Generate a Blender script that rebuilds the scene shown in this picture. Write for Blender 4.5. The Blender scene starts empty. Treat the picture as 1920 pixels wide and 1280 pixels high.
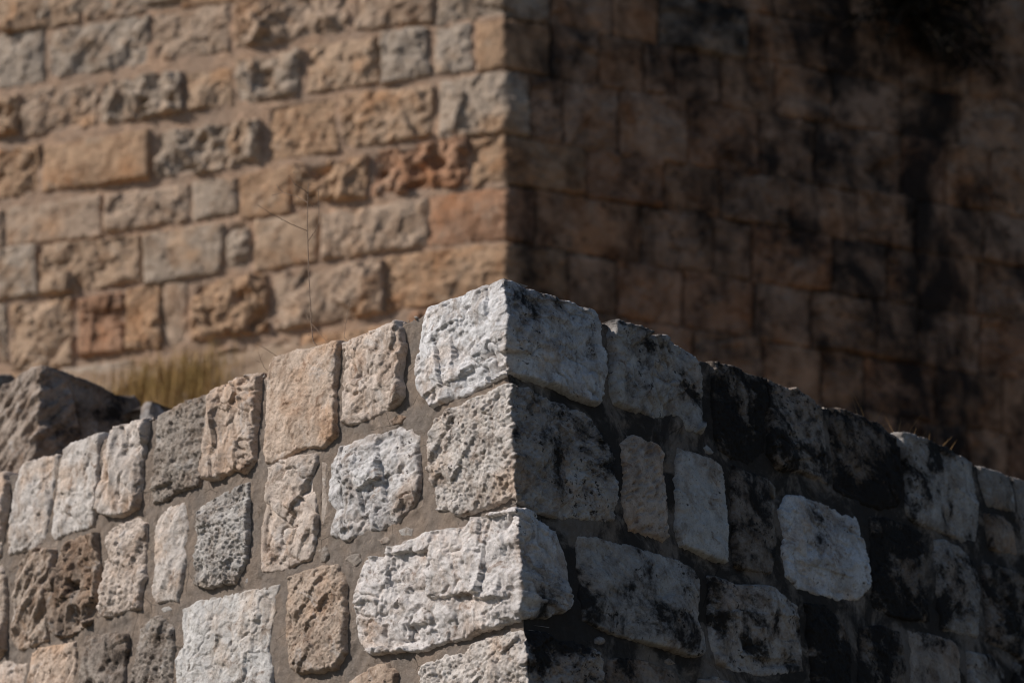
import bpy, math, random
import numpy as np
from mathutils import Vector

SC = bpy.context.scene
COL = SC.collection
R = math.radians

# ------------------------------------------------------------------ camera
F_PX, CX, CY = 3644.0, 960.0, 640.0          # focal length in pixels of a 1920 x 1280 frame
PITCH = R(20.9)
CAM = np.array((0.0, 0.0, 1.6))
cd = bpy.data.cameras.new('camera')
cam = bpy.data.objects.new('camera', cd); COL.objects.link(cam)
cam.location = CAM
cam.rotation_euler = (R(90) + PITCH, 0, 0)
cd.sensor_width = 36.0
cd.lens = F_PX / 1920.0 * 36.0
cd.clip_start, cd.clip_end = 0.1, 2000
cd.dof.use_dof = True
cd.dof.focus_distance = 5.98
cd.dof.aperture_fstop = 2.1
cd.dof.aperture_blades = 9
SC.camera = cam

# ------------------------------------------------------------------ light
SUN_LEFT, SUN_EL = R(79), R(37)               # azimuth to the left of the direction back to the camera
to_sun = Vector((-math.sin(SUN_LEFT) * math.cos(SUN_EL), -math.cos(SUN_LEFT) * math.cos(SUN_EL), math.sin(SUN_EL)))
w = bpy.data.worlds.new('World'); SC.world = w; w.use_nodes = True
nt = w.node_tree
sky = nt.nodes.new('ShaderNodeTexSky'); sky.sky_type = 'NISHITA'; sky.sun_disc = False
sky.sun_elevation = SUN_EL
sky.sun_rotation = math.atan2(to_sun.x, to_sun.y)
sky.air_density, sky.dust_density, sky.ozone_density = 1.0, 0.8, 5.0
bg = nt.nodes['Background']; bg.inputs['Strength'].default_value = 0.070
nt.links.new(sky.outputs[0], bg.inputs[0])
sd = bpy.data.lights.new('sun', 'SUN'); sd.energy = 5.0; sd.angle = R(0.5); sd.color = (1.0, 0.935, 0.875)
sun = bpy.data.objects.new('sun', sd); COL.objects.link(sun)
sun.rotation_euler = to_sun.to_track_quat('Z', 'Y').to_euler()
SC.view_settings.view_transform = 'Standard'
SC.view_settings.look = 'None'
SC.view_settings.exposure = -0.18
SC.view_settings.gamma = 1.0
SC.view_settings.use_curve_mapping = False
SC.cycles.use_denoising = True
SC.cycles.max_bounces = 6
SC.cycles.pixel_filter_type = 'BLACKMAN_HARRIS'
SC.cycles.filter_width = 1.05
SC.render.filter_size = 1.05

# ------------------------------------------------------------------ noise
def _hash(ix, iy, seed):
    h = (ix.astype(np.int64) * 374761393 + iy.astype(np.int64) * 668265263 + seed * 1442695041) & 0xffffffff
    h = ((h ^ (h >> 13)) * 1274126177) & 0xffffffff
    h = ((h ^ (h >> 16)) * 2246822519) & 0xffffffff
    return (h ^ (h >> 15)) & 0xffffff
def rnd(ix, iy, seed): return _hash(ix, iy, seed) / float(0x1000000)
def perlin(x, y, seed):
    x0, y0 = np.floor(x), np.floor(y)
    fx, fy = x - x0, y - y0
    u, v = fx * fx * fx * (fx * (fx * 6 - 15) + 10), fy * fy * fy * (fy * (fy * 6 - 15) + 10)
    def g(i, j):
        a = rnd(x0 + i, y0 + j, seed) * 2 * np.pi
        return np.cos(a) * (fx - i) + np.sin(a) * (fy - j)
    a = g(0, 0) * (1 - u) + g(1, 0) * u
    b = g(0, 1) * (1 - u) + g(1, 1) * u
    return 1.4 * (a * (1 - v) + b * v)
def fbm(x, y, seed, oct=4, gain=0.5):
    s, a, t = 0.0, 1.0, 0.0
    for o in range(oct):
        s = s + a * perlin(x * 2 ** o + 17.3 * o, y * 2 ** o - 9.1 * o, seed + o * 31); t += a; a *= gain
    return s / t
def scoop(x, y, seed, curve=0.9, slope=0.9):
    """chip scars: the lower envelope of tilted bowls, sharp ridges where two scars meet"""
    x0, y0 = np.floor(x), np.floor(y)
    best = np.full(x.shape, 9e9)
    for i in (-1, 0, 1):
        for j in (-1, 0, 1):
            cx, cy = x0 + i, y0 + j
            dx, dy = x - cx - rnd(cx, cy, seed), y - cy - rnd(cx, cy, seed + 1)
            b = (rnd(cx, cy, seed + 2) - 0.5) * 0.7 + curve * (dx * dx + dy * dy) \
                + slope * ((rnd(cx, cy, seed + 3) - 0.5) * dx + (rnd(cx, cy, seed + 4) - 0.5) * dy)
            best = np.minimum(best, b)
    return best
def facet(x, y, seed, slope=1.0):
    """broken planes: each cell its own tilt, a small cliff where two meet"""
    x0, y0 = np.floor(x), np.floor(y)
    best = np.full(x.shape, 9e9); h = np.zeros(x.shape)
    for i in (-1, 0, 1):
        for j in (-1, 0, 1):
            cx, cy = x0 + i, y0 + j
            dx, dy = x - cx - rnd(cx, cy, seed), y - cy - rnd(cx, cy, seed + 1)
            q = dx * dx + dy * dy
            b = (rnd(cx, cy, seed + 2) - 0.5) + slope * 2 * ((rnd(cx, cy, seed + 3) - 0.5) * dx + (rnd(cx, cy, seed + 4) - 0.5) * dy)
            h = np.where(q < best, b, h); best = np.minimum(best, q)
    return h
def pits(x, y, seed, keep=0.5, size=0.3):
    """1 in the middle of a hole, 0 outside"""
    x0, y0 = np.floor(x), np.floor(y)
    out = np.zeros(x.shape)
    for i in (-1, 0, 1):
        for j in (-1, 0, 1):
            cx, cy = x0 + i, y0 + j
            r = size * (0.4 + 0.9 * rnd(cx, cy, seed + 2))
            d = np.hypot(x - cx - rnd(cx, cy, seed), y - cy - rnd(cx, cy, seed + 1)) / r
            out = np.maximum(out, np.where(rnd(cx, cy, seed + 3) < keep, np.clip(1.25 - d, 0, 0.75) / 0.75, 0))
    return out
def smooth(t): t = np.clip(t, 0, 1); return t * t * (3 - 2 * t)

# ------------------------------------------------------------------ geometry helpers
FWD = np.array((0, math.cos(PITCH), math.sin(PITCH))); UP = np.array((0, -math.sin(PITCH), math.cos(PITCH)))
def ray(px, py): return np.array((1.0, 0, 0)) * (px - CX) / F_PX + FWD + UP * (CY - py) / F_PX
def at_y(px, py, Y):
    d = ray(px, py); return CAM + d * (Y / d[1])

class Corner:
    """two wall faces meeting in an upright arris; a place on them is (s, z): s < 0 on the left face, s > 0 on the right"""
    def __init__(self, top, bottom, ang_l, ang_r):
        self.b = np.array(bottom, float); c = np.array(top, float) - self.b; self.c = c / c[2]
        self.hl = np.array((-math.sin(ang_l), math.cos(ang_l), 0)); self.hr = np.array((math.sin(ang_r), math.cos(ang_r), 0))
        nl = np.cross(self.c, self.hl); nl /= np.linalg.norm(nl); self.nl = nl if nl[1] < 0 else -nl
        nr = np.cross(self.c, self.hr); nr /= np.linalg.norm(nr); self.nr = nr if nr[1] < 0 else -nr
        m = self.nl + self.nr; self.nm = m / (1 + self.nl @ self.nr)
    def sz(self, px, py, side):
        n, h = (self.nl, self.hl) if side < 0 else (self.nr, self.hr)
        d = ray(px, py); P = CAM + d * (((self.b - CAM) @ n) / (d @ n))
        C = self.b + self.c * (P[2] - self.b[2])
        return side * ((P - C) @ h), P[2]
    def pos(self, s, z, h, wd=0.012):
        s, z, h = (np.asarray(a, float) for a in (s, z, h))
        C = self.b + (z - self.b[2])[..., None] * self.c
        P = C + np.where((s < 0)[..., None], -s[..., None] * self.hl, s[..., None] * self.hr)
        t = np.clip(s / wd, -1, 1)[..., None]
        n = np.where(t < 0, -t * self.nl + (1 + t) * self.nm, t * self.nr + (1 - t) * self.nm)
        return P + n * h[..., None]

def poly_sdf(P, gx, gy):
    d2 = np.full(gx.shape, 1e9); ins = np.zeros(gx.shape, bool)
    for i in range(len(P)):
        ax, ay = P[i]; bx, by = P[(i + 1) % len(P)]
        ex, ey = bx - ax, by - ay
        t = np.clip(((gx - ax) * ex + (gy - ay) * ey) / (ex * ex + ey * ey + 1e-12), 0, 1)
        d2 = np.minimum(d2, (gx - ax - t * ex) ** 2 + (gy - ay - t * ey) ** 2)
        if ay != by:
            ins ^= ((ay > gy) != (by > gy)) & (gx < ex * (gy - ay) / (by - ay) + ax)
    return np.where(ins, 1, -1) * np.sqrt(d2)

def mesh_obj(name, V, quads, mat, parent=None, color=None, attr=None, tris=None, shade=True):
    c = V.mean(0) if parent is not None or True else 0
    me = bpy.data.meshes.new(name)
    V = V - c
    me.vertices.add(len(V)); me.vertices.foreach_set('co', V.astype(np.float32).ravel())
    fl = quads.ravel() if quads is not None and len(quads) else np.zeros(0, int)
    nq = 0 if quads is None else len(quads)
    sizes = np.full(nq, 4)
    if tris is not None and len(tris):
        fl = np.concatenate((fl, tris.ravel())); sizes = np.concatenate((sizes, np.full(len(tris), 3)))
    me.loops.add(len(fl)); me.loops.foreach_set('vertex_index', fl.astype(np.int32))
    me.polygons.add(len(sizes))
    st = np.concatenate(((0,), np.cumsum(sizes)[:-1]))
    me.polygons.foreach_set('loop_start', st.astype(np.int32))
    if shade: me.polygons.foreach_set('use_smooth', np.ones(len(sizes), bool))
    me.update(calc_edges=True); me.validate()
    if attr is not None:
        a = me.attributes.new('patina', 'FLOAT', 'POINT'); a.data.foreach_set('value', attr.astype(np.float32))
    me.materials.append(mat)
    o = bpy.data.objects.new(name, me); COL.objects.link(o)
    o.location = c
    if color is not None: o.color = color
    if parent is not None:
        o.parent = parent; o.location = Vector(c) - parent.location
    return o
def thing(name, label, cat, loc, group=None):
    o = bpy.data.objects.new(name, None); COL.objects.link(o); o.location = loc
    o['label'] = label; o['category'] = cat
    if group: o['group'] = group
    return o
def tag(o, label=None, cat=None, kind=None, group=None):
    for k, v in (('label', label), ('category', cat), ('kind', kind), ('group', group)):
        if v: o[k] = v
    return o

def relief(kind, x, y, seed, k):
    """surface relief in metres over plane coordinates; k scales feature size (1 = front wall)"""
    x, y = x / k, y / k
    wx, wy = x + 0.02 * fbm(x * 9, y * 9, seed + 5, 3), y + 0.02 * fbm(x * 9 + 40, y * 9, seed + 6, 3)
    fine = fbm(x * 55, y * 55, seed + 7, 3, 0.6)
    gr = fbm(x * 120, y * 120, seed + 8, 2, 0.6)
    def flakes(f, n, sd):                       # stepped spalls: flat shelves with broken edges
        t = (fbm(wx * f, wy * f, sd, 4, 0.55) * 0.5 + 0.5) * n; b = np.floor(t)
        return (b + smooth((t - b) * 5)) / n
    def holes(f, sd, keep, size):               # ragged holes
        qx, qy = x + 0.25 / f * fbm(x * f * 2.2, y * f * 2.2, sd + 11, 3), y + 0.25 / f * fbm(x * f * 2.2 + 9, y * f * 2.2, sd + 12, 3)
        return pits(qx * f, qy * f * 1.25, sd, keep, size)
    qx, qy = x + 0.012 * fbm(x * 22, y * 22, seed + 15, 3), y + 0.012 * fbm(x * 22 + 40, y * 22, seed + 16, 3)
    def creases(f, sd, wd):                     # sharp broken-open lines, here and there
        n = fbm(qx * f + qy * f * 0.5, qy * f * 0.9, sd, 3, 0.5)
        return np.exp(-np.abs(n) / wd) * smooth(fbm(x * 5, y * 5, sd + 3, 2) * 2.5 + 0.45)
    ang = (seed * 0.618) % 1 * 1.6 - 0.2; ca, sa = math.cos(ang), math.sin(ang)
    rx, ry = (qx * ca + qy * sa) * 0.75, (qy * ca - qx * sa) * 1.25
    planes = lambda f, sd, c=0.22, sl=1.7: scoop(rx * f, ry * f, sd, c, sl)       # flat breaks meeting in sharp edges
    if kind == 'rough':
        a = planes(5.5, seed) * 0.030 + planes(13, seed + 51) * 0.013 + planes(31, seed + 52) * 0.0062 + planes(70, seed + 53) * 0.0028
        a = a + 0.026 * flakes(6, 5, seed + 66) + 0.008 * fbm(x * 6, y * 6, seed + 70, 3) + 0.0016 * fine + 0.0016 * gr
        a = a - 0.012 * creases(6, seed + 75, 0.03) - 0.005 * creases(17, seed + 76, 0.035) - 0.008 * holes(15, seed + 80, 0.12, 0.2)
    elif kind == 'crag':
        a = planes(4.5, seed) * 0.045 + planes(11, seed + 51) * 0.020 + planes(27, seed + 52) * 0.008 + planes(62, seed + 53) * 0.003
        a = a + 0.030 * flakes(5, 5, seed + 66) + 0.010 * fbm(x * 5, y * 5, seed + 70, 3) + 0.0016 * fine + 0.0016 * gr
        a = a - 0.018 * creases(5, seed + 75, 0.03) - 0.006 * creases(15, seed + 76, 0.035) - 0.014 * holes(10, seed + 80, 0.18, 0.24)
    elif kind == 'pitted':
        a = 0.012 * fbm(x * 9, y * 9, seed, 4, 0.6) + 0.006 * fine + 0.0045 * gr + planes(12, seed + 51) * 0.010 + planes(34, seed + 52) * 0.0055
        a = a + 0.012 * flakes(8, 4, seed + 66) - 0.006 * creases(10, seed + 75, 0.035) - 0.005 * holes(44, seed + 80, 0.3, 0.22) - 0.007 * holes(18, seed + 90, 0.08, 0.22)
    elif kind == 'layer':
        u, v = qx * 0.75 + qy * 0.66, qy * 0.75 - qx * 0.66
        a = scoop(u * 7, v * 26, seed, 0.9, 1.2) * 0.02 + facet(u * 8, v * 34, seed + 51) * 0.008 + scoop(u * 20, v * 50, seed + 50) * 0.007 + 0.008 * fbm(x * 7, y * 7, seed + 70, 3) + 0.003 * fine + 0.0015 * gr
    elif kind == 'hollow':
        a = scoop(wx * 7, wy * 7, seed, 1.0, 1.4) * 0.035 + facet(qx * 12, qy * 12, seed + 51) * 0.014 + facet(qx * 26, qy * 26, seed + 52) * 0.007 + scoop(wx * 44, wy * 44, seed + 60) * 0.006 + 0.004 * fine + 0.002 * gr
        a = a + 0.02 * flakes(8, 4, seed + 66) - 0.04 * holes(7, seed + 80, 0.45, 0.36) - 0.012 * creases(9, seed + 75, 0.06)
    elif kind == 'flow':
        a = scoop(wx * 13, wy * 6, seed, 0.8, 1.2) * 0.024 + facet(qx * 14, qy * 7, seed + 51) * 0.010 + scoop(wx * 24, wy * 13, seed + 50) * 0.010 + 0.02 * flakes(6, 4, seed + 66) + 0.002 * fine + 0.001 * gr
        a = a - 0.012 * holes(11, seed + 80, 0.15, 0.25) - 0.010 * creases(8, seed + 75, 0.05)
    elif kind == 'tooled':
        u, v = x * 0.6 - y * 0.8, y * 0.6 + x * 0.8
        a = 0.006 * fbm(x * 7, y * 7, seed, 3) + 0.0022 * fine + 0.001 * gr - 0.009 * pits(v * 22, u * 60, seed + 80, 0.8, 0.42)
    else:  # smooth dressed face
        a = 0.008 * fbm(x * 6, y * 6, seed, 4, 0.55) + 0.003 * fine + 0.0018 * gr + scoop(wx * 25, wy * 25, seed + 50) * 0.004 + facet(qx * 8, qy * 8, seed + 51) * 0.003
        a = a + 0.008 * flakes(6, 3, seed + 66) - 0.003 * holes(32, seed + 80, 0.2, 0.2) - 0.005 * creases(6, seed + 75, 0.03)
    if kind in ('rough', 'crag', 'flow', 'hollow'):
        cr = fbm(wx * 4, wy * 4, seed + 95, 4)
        a = a - 0.008 * np.exp(-(cr / 0.015) ** 2) * smooth(fbm(x * 5, y * 5, seed + 97, 2) * 4 + 0.3)
    return a * k

OUTLINES = {}
def stone(corner, P, kind, mat, parent, color, patina, seed, step, k=1.0, edge=0.013, deep=0.019, proud=0.0, amp=1.0, back=0.2,
          name='stone', wob=1.0, pill=0.012, grow=0.006):
    """one block: P outline in (s, z) metres, patina (left value, right value)"""
    P = np.array(P, float); OUTLINES.setdefault(id(corner), []).append(P); lo, hi = P.min(0) - 3 * step, P.max(0) + 3 * step
    gx = np.arange(lo[0], hi[0], step); gy = np.arange(lo[1], hi[1], step)
    X, Y = np.meshgrid(gx, gy, indexing='ij')
    d = poly_sdf(P, X, Y)
    d = d + wob * k * (0.008 * fbm(X * 13 / k, Y * 13 / k, seed + 200, 3) + 0.0075 * fbm(X * 42 / k, Y * 42 / k, seed + 210, 3, 0.65))
    d = d + grow
    rel = relief(kind, X, Y, seed, 1 + (k - 1) * 0.4) * (1 + (k - 1) * 0.35)
    inn = d > 0
    tr = random.Random(seed); tx, ty = tr.uniform(-0.05, 0.05), tr.uniform(-0.05, 0.05); edge = edge * tr.uniform(0.5, 1.25); proud = proud + k * tr.uniform(-0.005, 0.007)
    span = P[:, 0].min() < -0.02 and P[:, 0].max() > 0.02
    if not span: rel = rel + tx * (X - P[:, 0].mean()) + ty * (Y - P[:, 1].mean())
    rel = rel - np.percentile(rel[d > edge] if (d > edge).any() else rel, 38)
    rr = edge * (1 + 0.7 * fbm(X * 10 / k, Y * 10 / k, seed + 220, 2))
    prof = 1 - (1 - np.clip(d / rr, 0, 1)) ** 2.2
    inner = np.clip(d / (0.09 * k), 0, 1)
    H = -deep * (1 - prof) + proud + pill * (np.sqrt(inner) - 0.8) + rel * amp * (0.35 + 0.65 * prof) * np.clip(d / (0.3 * edge), 0, 1)
    floor_ = -deep + (deep - 0.0095 * k) * np.clip(d / (0.8 * edge), 0, 1) - 0.10 * k * smooth((d - 0.02 * k) / (0.07 * k))
    H = np.maximum(H, floor_)
    # keep faces touching the inside; pull their outside corners onto the outline
    f = inn[:-1, :-1] | inn[1:, :-1] | inn[:-1, 1:] | inn[1:, 1:]
    gxx, gyy = np.gradient(d, step)
    g2 = np.maximum(gxx ** 2 + gyy ** 2, 0.2)
    out = ~inn
    X2 = np.where(out, X + np.clip(-d * gxx / g2, -1.4 * step, 1.4 * step), X)
    Y2 = np.where(out, Y + np.clip(-d * gyy / g2, -1.4 * step, 1.4 * step), Y)
    idx = np.arange(X.size).reshape(X.shape)
    I, J = np.nonzero(f)
    q = np.stack((idx[I, J], idx[I + 1, J], idx[I + 1, J + 1], idx[I, J + 1]), 1)
    # boundary edges -> skirt back into the wall
    e = np.concatenate((q[:, (0, 1)], q[:, (1, 2)], q[:, (2, 3)], q[:, (3, 0)]))
    key = np.minimum(e[:, 0], e[:, 1]) * X.size + np.maximum(e[:, 0], e[:, 1])
    u, inv, cnt = np.unique(key, return_inverse=True, return_counts=True)
    be = e[cnt[inv] == 1]
    used = np.unique(q); mp = np.full(X.size, -1); mp[used] = np.arange(len(used))
    V = corner.pos(X2.ravel()[used], Y2.ravel()[used], H.ravel()[used])
    def arris(V, s, z):                         # a worn, wandering corner edge
        if not span: return V
        wv = np.exp(-np.abs(s) / 0.022)[:, None]; o = z * 0
        b = 0.015 * fbm(z * 15, o + 1.5, seed + 300, 4, 0.65) - 0.010 * smooth(fbm(z * 11, o + 4.5, seed + 310, 3) * 4 - 0.6)
        c = 0.013 * fbm(z * 15, o + 7.5, seed + 320, 4, 0.65) - 0.008 * smooth(fbm(z * 13, o + 9.5, seed + 330, 3) * 4 - 0.6)
        return V + wv * (b[:, None] * corner.nr + c[:, None] * corner.nl)
    V = arris(V, X2.ravel()[used], Y2.ravel()[used])
    bv = np.unique(be); mb = np.full(X.size, -1); mb[bv] = len(used) + np.arange(len(bv))
    VB = corner.pos(X2.ravel()[bv], Y2.ravel()[bv], np.full(len(bv), -back))
    quads = np.concatenate((mp[q], np.stack((mp[be[:, 1]], mp[be[:, 0]], mb[be[:, 0]], mb[be[:, 1]]), 1)))
    pat = patina[0] + (patina[1] - patina[0]) * smooth((X2.ravel() + 0.004) / 0.008)
    return mesh_obj(name, np.concatenate((V, VB)), quads, mat, parent, color, np.concatenate((pat[used], pat[bv])))

def sheet(corner, s0, s1, z0, z1, step, hfun, mat, parent, patina, name, color=(1, 1, 1, 1), back=0.4, ztop=None):
    """mortar bed: a displaced skin over the core of the wall"""
    gs = np.arange(s0, s1 + step, step); gz = np.linspace(z0, z1, int((z1 - z0) / step) + 2)
    X, Y = np.meshgrid(gs, gz, indexing='ij')
    H = hfun(X, Y)
    for P in OUTLINES.get(id(corner), []):      # no mortar inside a block
        i0, i1 = np.searchsorted(gs, (P[:, 0].min(), P[:, 0].max())); j0, j1 = np.searchsorted(gz, (P[:, 1].min(), P[:, 1].max()))
        if i1 > i0 and j1 > j0:
            d = poly_sdf(P, X[i0:i1, j0:j1], Y[i0:i1, j0:j1])
            H[i0:i1, j0:j1] -= 0.09 * smooth((d - 1.2 * step) / (1.5 * step))
    if ztop is not None:
        Y = Y.copy(); Y[:, -1] += ztop(X[:, -1])
    n = X.size; idx = np.arange(n).reshape(X.shape)
    q = np.stack((idx[:-1, :-1], idx[1:, :-1], idx[1:, 1:], idx[:-1, 1:]), -1).reshape(-1, 4)
    V = corner.pos(X.ravel(), Y.ravel(), H.ravel())
    top = idx[:, -1]; b = n + np.arange(len(top))
    VB = corner.pos(X[:, -1], Y[:, -1], np.full(len(top), -back))
    VB[:, 2] += 0.004
    q2 = np.stack((top[:-1], top[1:], b[1:], b[:-1]), -1)
    pat = np.concatenate((np.full(n, patina), np.full(len(top), patina)))
    return mesh_obj(name, np.concatenate((V, VB)), np.concatenate((q, q2)), mat, parent, color, pat)

# ------------------------------------------------------------------ materials
class NB:
    def __init__(self, name):
        self.m = bpy.data.materials.new(name); self.m.use_nodes = True
        self.t = self.m.node_tree; self.b = self.t.nodes['Principled BSDF']
        self.b.inputs['Roughness'].default_value = 0.92
        self.b.inputs['Specular IOR Level'].default_value = 0.15
    def n(self, typ, **kw):
        o = self.t.nodes.new(typ)
        for k, v in kw.items(): setattr(o, k, v)
        return o
    def set(self, sock, v):
        if hasattr(v, 'links') or isinstance(v, bpy.types.NodeSocket): self.t.links.new(v, sock)
        else: sock.default_value = v
    def math(self, op, a, b=0.0, c=0.0, clamp=False):
        o = self.n('ShaderNodeMath', operation=op, use_clamp=clamp)
        for i, v in enumerate((a, b, c)): self.set(o.inputs[i], v)
        return o.outputs[0]
    def noise(self, vec, scale, detail=5, rough=0.55, dist=0.0):
        o = self.n('ShaderNodeTexNoise'); self.set(o.inputs['Vector'], vec)
        for k, v in (('Scale', scale), ('Detail', detail), ('Roughness', rough), ('Distortion', dist)): o.inputs[k].default_value = v
        return o.outputs['Fac']
    def step(self, v, lo, hi, a=0.0, b=1.0):
        o = self.n('ShaderNodeMapRange', interpolation_type='SMOOTHSTEP')
        for i, x in enumerate((v, lo, hi, a, b)): self.set(o.inputs[i], x)
        return o.outputs[0]
    def mix(self, f, a, b, mode='MIX'):
        o = self.n('ShaderNodeMix', data_type='RGBA', blend_type=mode)
        self.set(o.inputs[0], f)
        for s, v in ((o.inputs[6], a), (o.inputs[7], b)):
            if isinstance(v, (tuple, list)): s.default_value = (*v[:3], 1)
            else: self.t.links.new(v, s)
        return o.outputs[2]
    def vmul(self, v, s):
        o = self.n('ShaderNodeVectorMath', operation='MULTIPLY'); self.set(o.inputs[0], v); o.inputs[1].default_value = s
        return o.outputs[0]
    def vadd(self, v, s):
        o = self.n('ShaderNodeVectorMath', operation='ADD'); self.set(o.inputs[0], v); self.set(o.inputs[1], s)
        return o.outputs[0]
    def bump(self, h, strength, dist, prev=None):
        o = self.n('ShaderNodeBump'); o.inputs['Strength'].default_value = strength; o.inputs['Distance'].default_value = dist
        self.set(o.inputs['Height'], h)
        if prev is not None: self.t.links.new(prev, o.inputs['Normal'])
        return o.outputs[0]

def stone_material(name, k, warm, streak=1.0, specks=0.55, dark=(0.016, 0.014, 0.013), pale_c=(0.62, 0.61, 0.60), soft=1.0):
    B = NB(name)
    pos = B.n('ShaderNodeNewGeometry').outputs['Position']
    oi = B.n('ShaderNodeObjectInfo')
    off = B.n('ShaderNodeCombineXYZ'); rv = B.math('MULTIPLY', oi.outputs['Random'], 61.0)
    for i in range(3): B.t.links.new(rv, off.inputs[i])
    v = B.vadd(pos, off.outputs[0])
    pat = B.n('ShaderNodeAttribute', attribute_name='patina').outputs['Fac']
    base = oi.outputs['Color']
    big = B.noise(v, 5 / k, 6, 0.6, 0.3); mid = B.noise(v, 24 / k, 8, 0.68, 0.4); fine = B.noise(v, 110 / k, 5, 0.65)
    c = B.mix(B.step(big, 0.48, 0.72, 0, 0.75), base, B.mix(1.0, base, warm, 'MULTIPLY'))
    pale = B.noise(B.vadd(v, (7.1, 3.3, 1.7)), 11 / k, 7, 0.65, 0.6)
    c = B.mix(B.step(pale, 0.55, 0.68, 0, 0.4), c, pale_c)
    vv = B.math('MULTIPLY_ADD', mid, 1.5, 0.25)
    g = B.n('ShaderNodeCombineColor')
    for i in range(3): B.t.links.new(vv, g.inputs[i])
    c = B.mix(0.75, c, B.mix(1.0, c, g.outputs[0], 'MULTIPLY'))
    gm = B.noise(B.vadd(v, (5.7, 2.9, 3.8)), 8 / k, 9, 0.7, 0.9)
    c = B.mix(B.step(gm, 0.48, 0.64, 0, 0.62), c, B.mix(1.0, c, (0.50, 0.42, 0.35), 'MULTIPLY'))
    # brown weathering and dark specks, their own shapes
    br = B.noise(B.vadd(v, (1.9, 8.2, 4.4)), 16 / k, 8, 0.72, 0.8)
    c = B.mix(B.step(br, 0.54, 0.68, 0, 0.75), c, B.mix(1.0, c, (0.42, 0.32, 0.25), 'MULTIPLY'))
    c = B.mix(B.step(B.noise(v, 170 / k, 4, 0.7), 0.36, 0.46, specks * 0.7, 0), c, B.mix(1.0, c, (0.42, 0.36, 0.32), 'MULTIPLY'))
    c = B.mix(B.step(fine, 0.33, 0.43, specks, 0), c, B.mix(1.0, c, (0.30, 0.25, 0.22), 'MULTIPLY'))
    sp = B.noise(B.vadd(v, (2.2, 6.1, 0.4)), 58 / k, 4, 0.6)
    spm = B.step(B.noise(B.vadd(v, (4.4, 1.3, 7.7)), 8 / k, 5, 0.6, 0.4), 0.42, 0.62)
    sp = B.math('SUBTRACT', sp, B.math('MULTIPLY_ADD', spm, 0.13, -0.06))
    c = B.mix(B.step(B.math('SUBTRACT', sp, B.math('MULTIPLY_ADD', pat, 0.15, 0.265)), -0.03, 0.02, 0.9, 0), c, (0.03, 0.025, 0.023))
    # black biological crust crossing from stone to stone
    pv = B.vmul(pos, (1, 1, streak))
    cr = B.noise(pv, 4.2 / k, 11, 0.68, 0.5)
    cr2 = B.noise(B.vadd(v, (3.0, 5.0, 9.0)), 9 / k, 9, 0.72, 0.5)
    crust = B.math('ADD', B.math('MULTIPLY', cr, 0.68), B.math('MULTIPLY', cr2, 0.32))
    th = B.math('MULTIPLY_ADD', pat, -0.42, 0.72)
    m = B.step(B.math('SUBTRACT', crust, th), -0.02 * soft, 0.075 * soft)
    wash = B.step(B.math('SUBTRACT', crust, th), -0.14, 0.03, 0, 0.55)
    c = B.mix(wash, c, B.mix(1.0, c, (0.36, 0.31, 0.28), 'MULTIPLY'))
    c = B.mix(B.math('MULTIPLY', m, 0.94), c, dark)
    B.t.links.new(c, B.b.inputs['Base Color'])
    n1 = B.bump(B.noise(v, 75 / k, 8, 0.74), 0.8, 0.007 * k)
    n2 = B.bump(B.noise(v, 190 / k, 5, 0.65), 0.7, 0.004 * k, n1)
    B.t.links.new(n2, B.b.inputs['Normal'])
    return B.m
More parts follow.
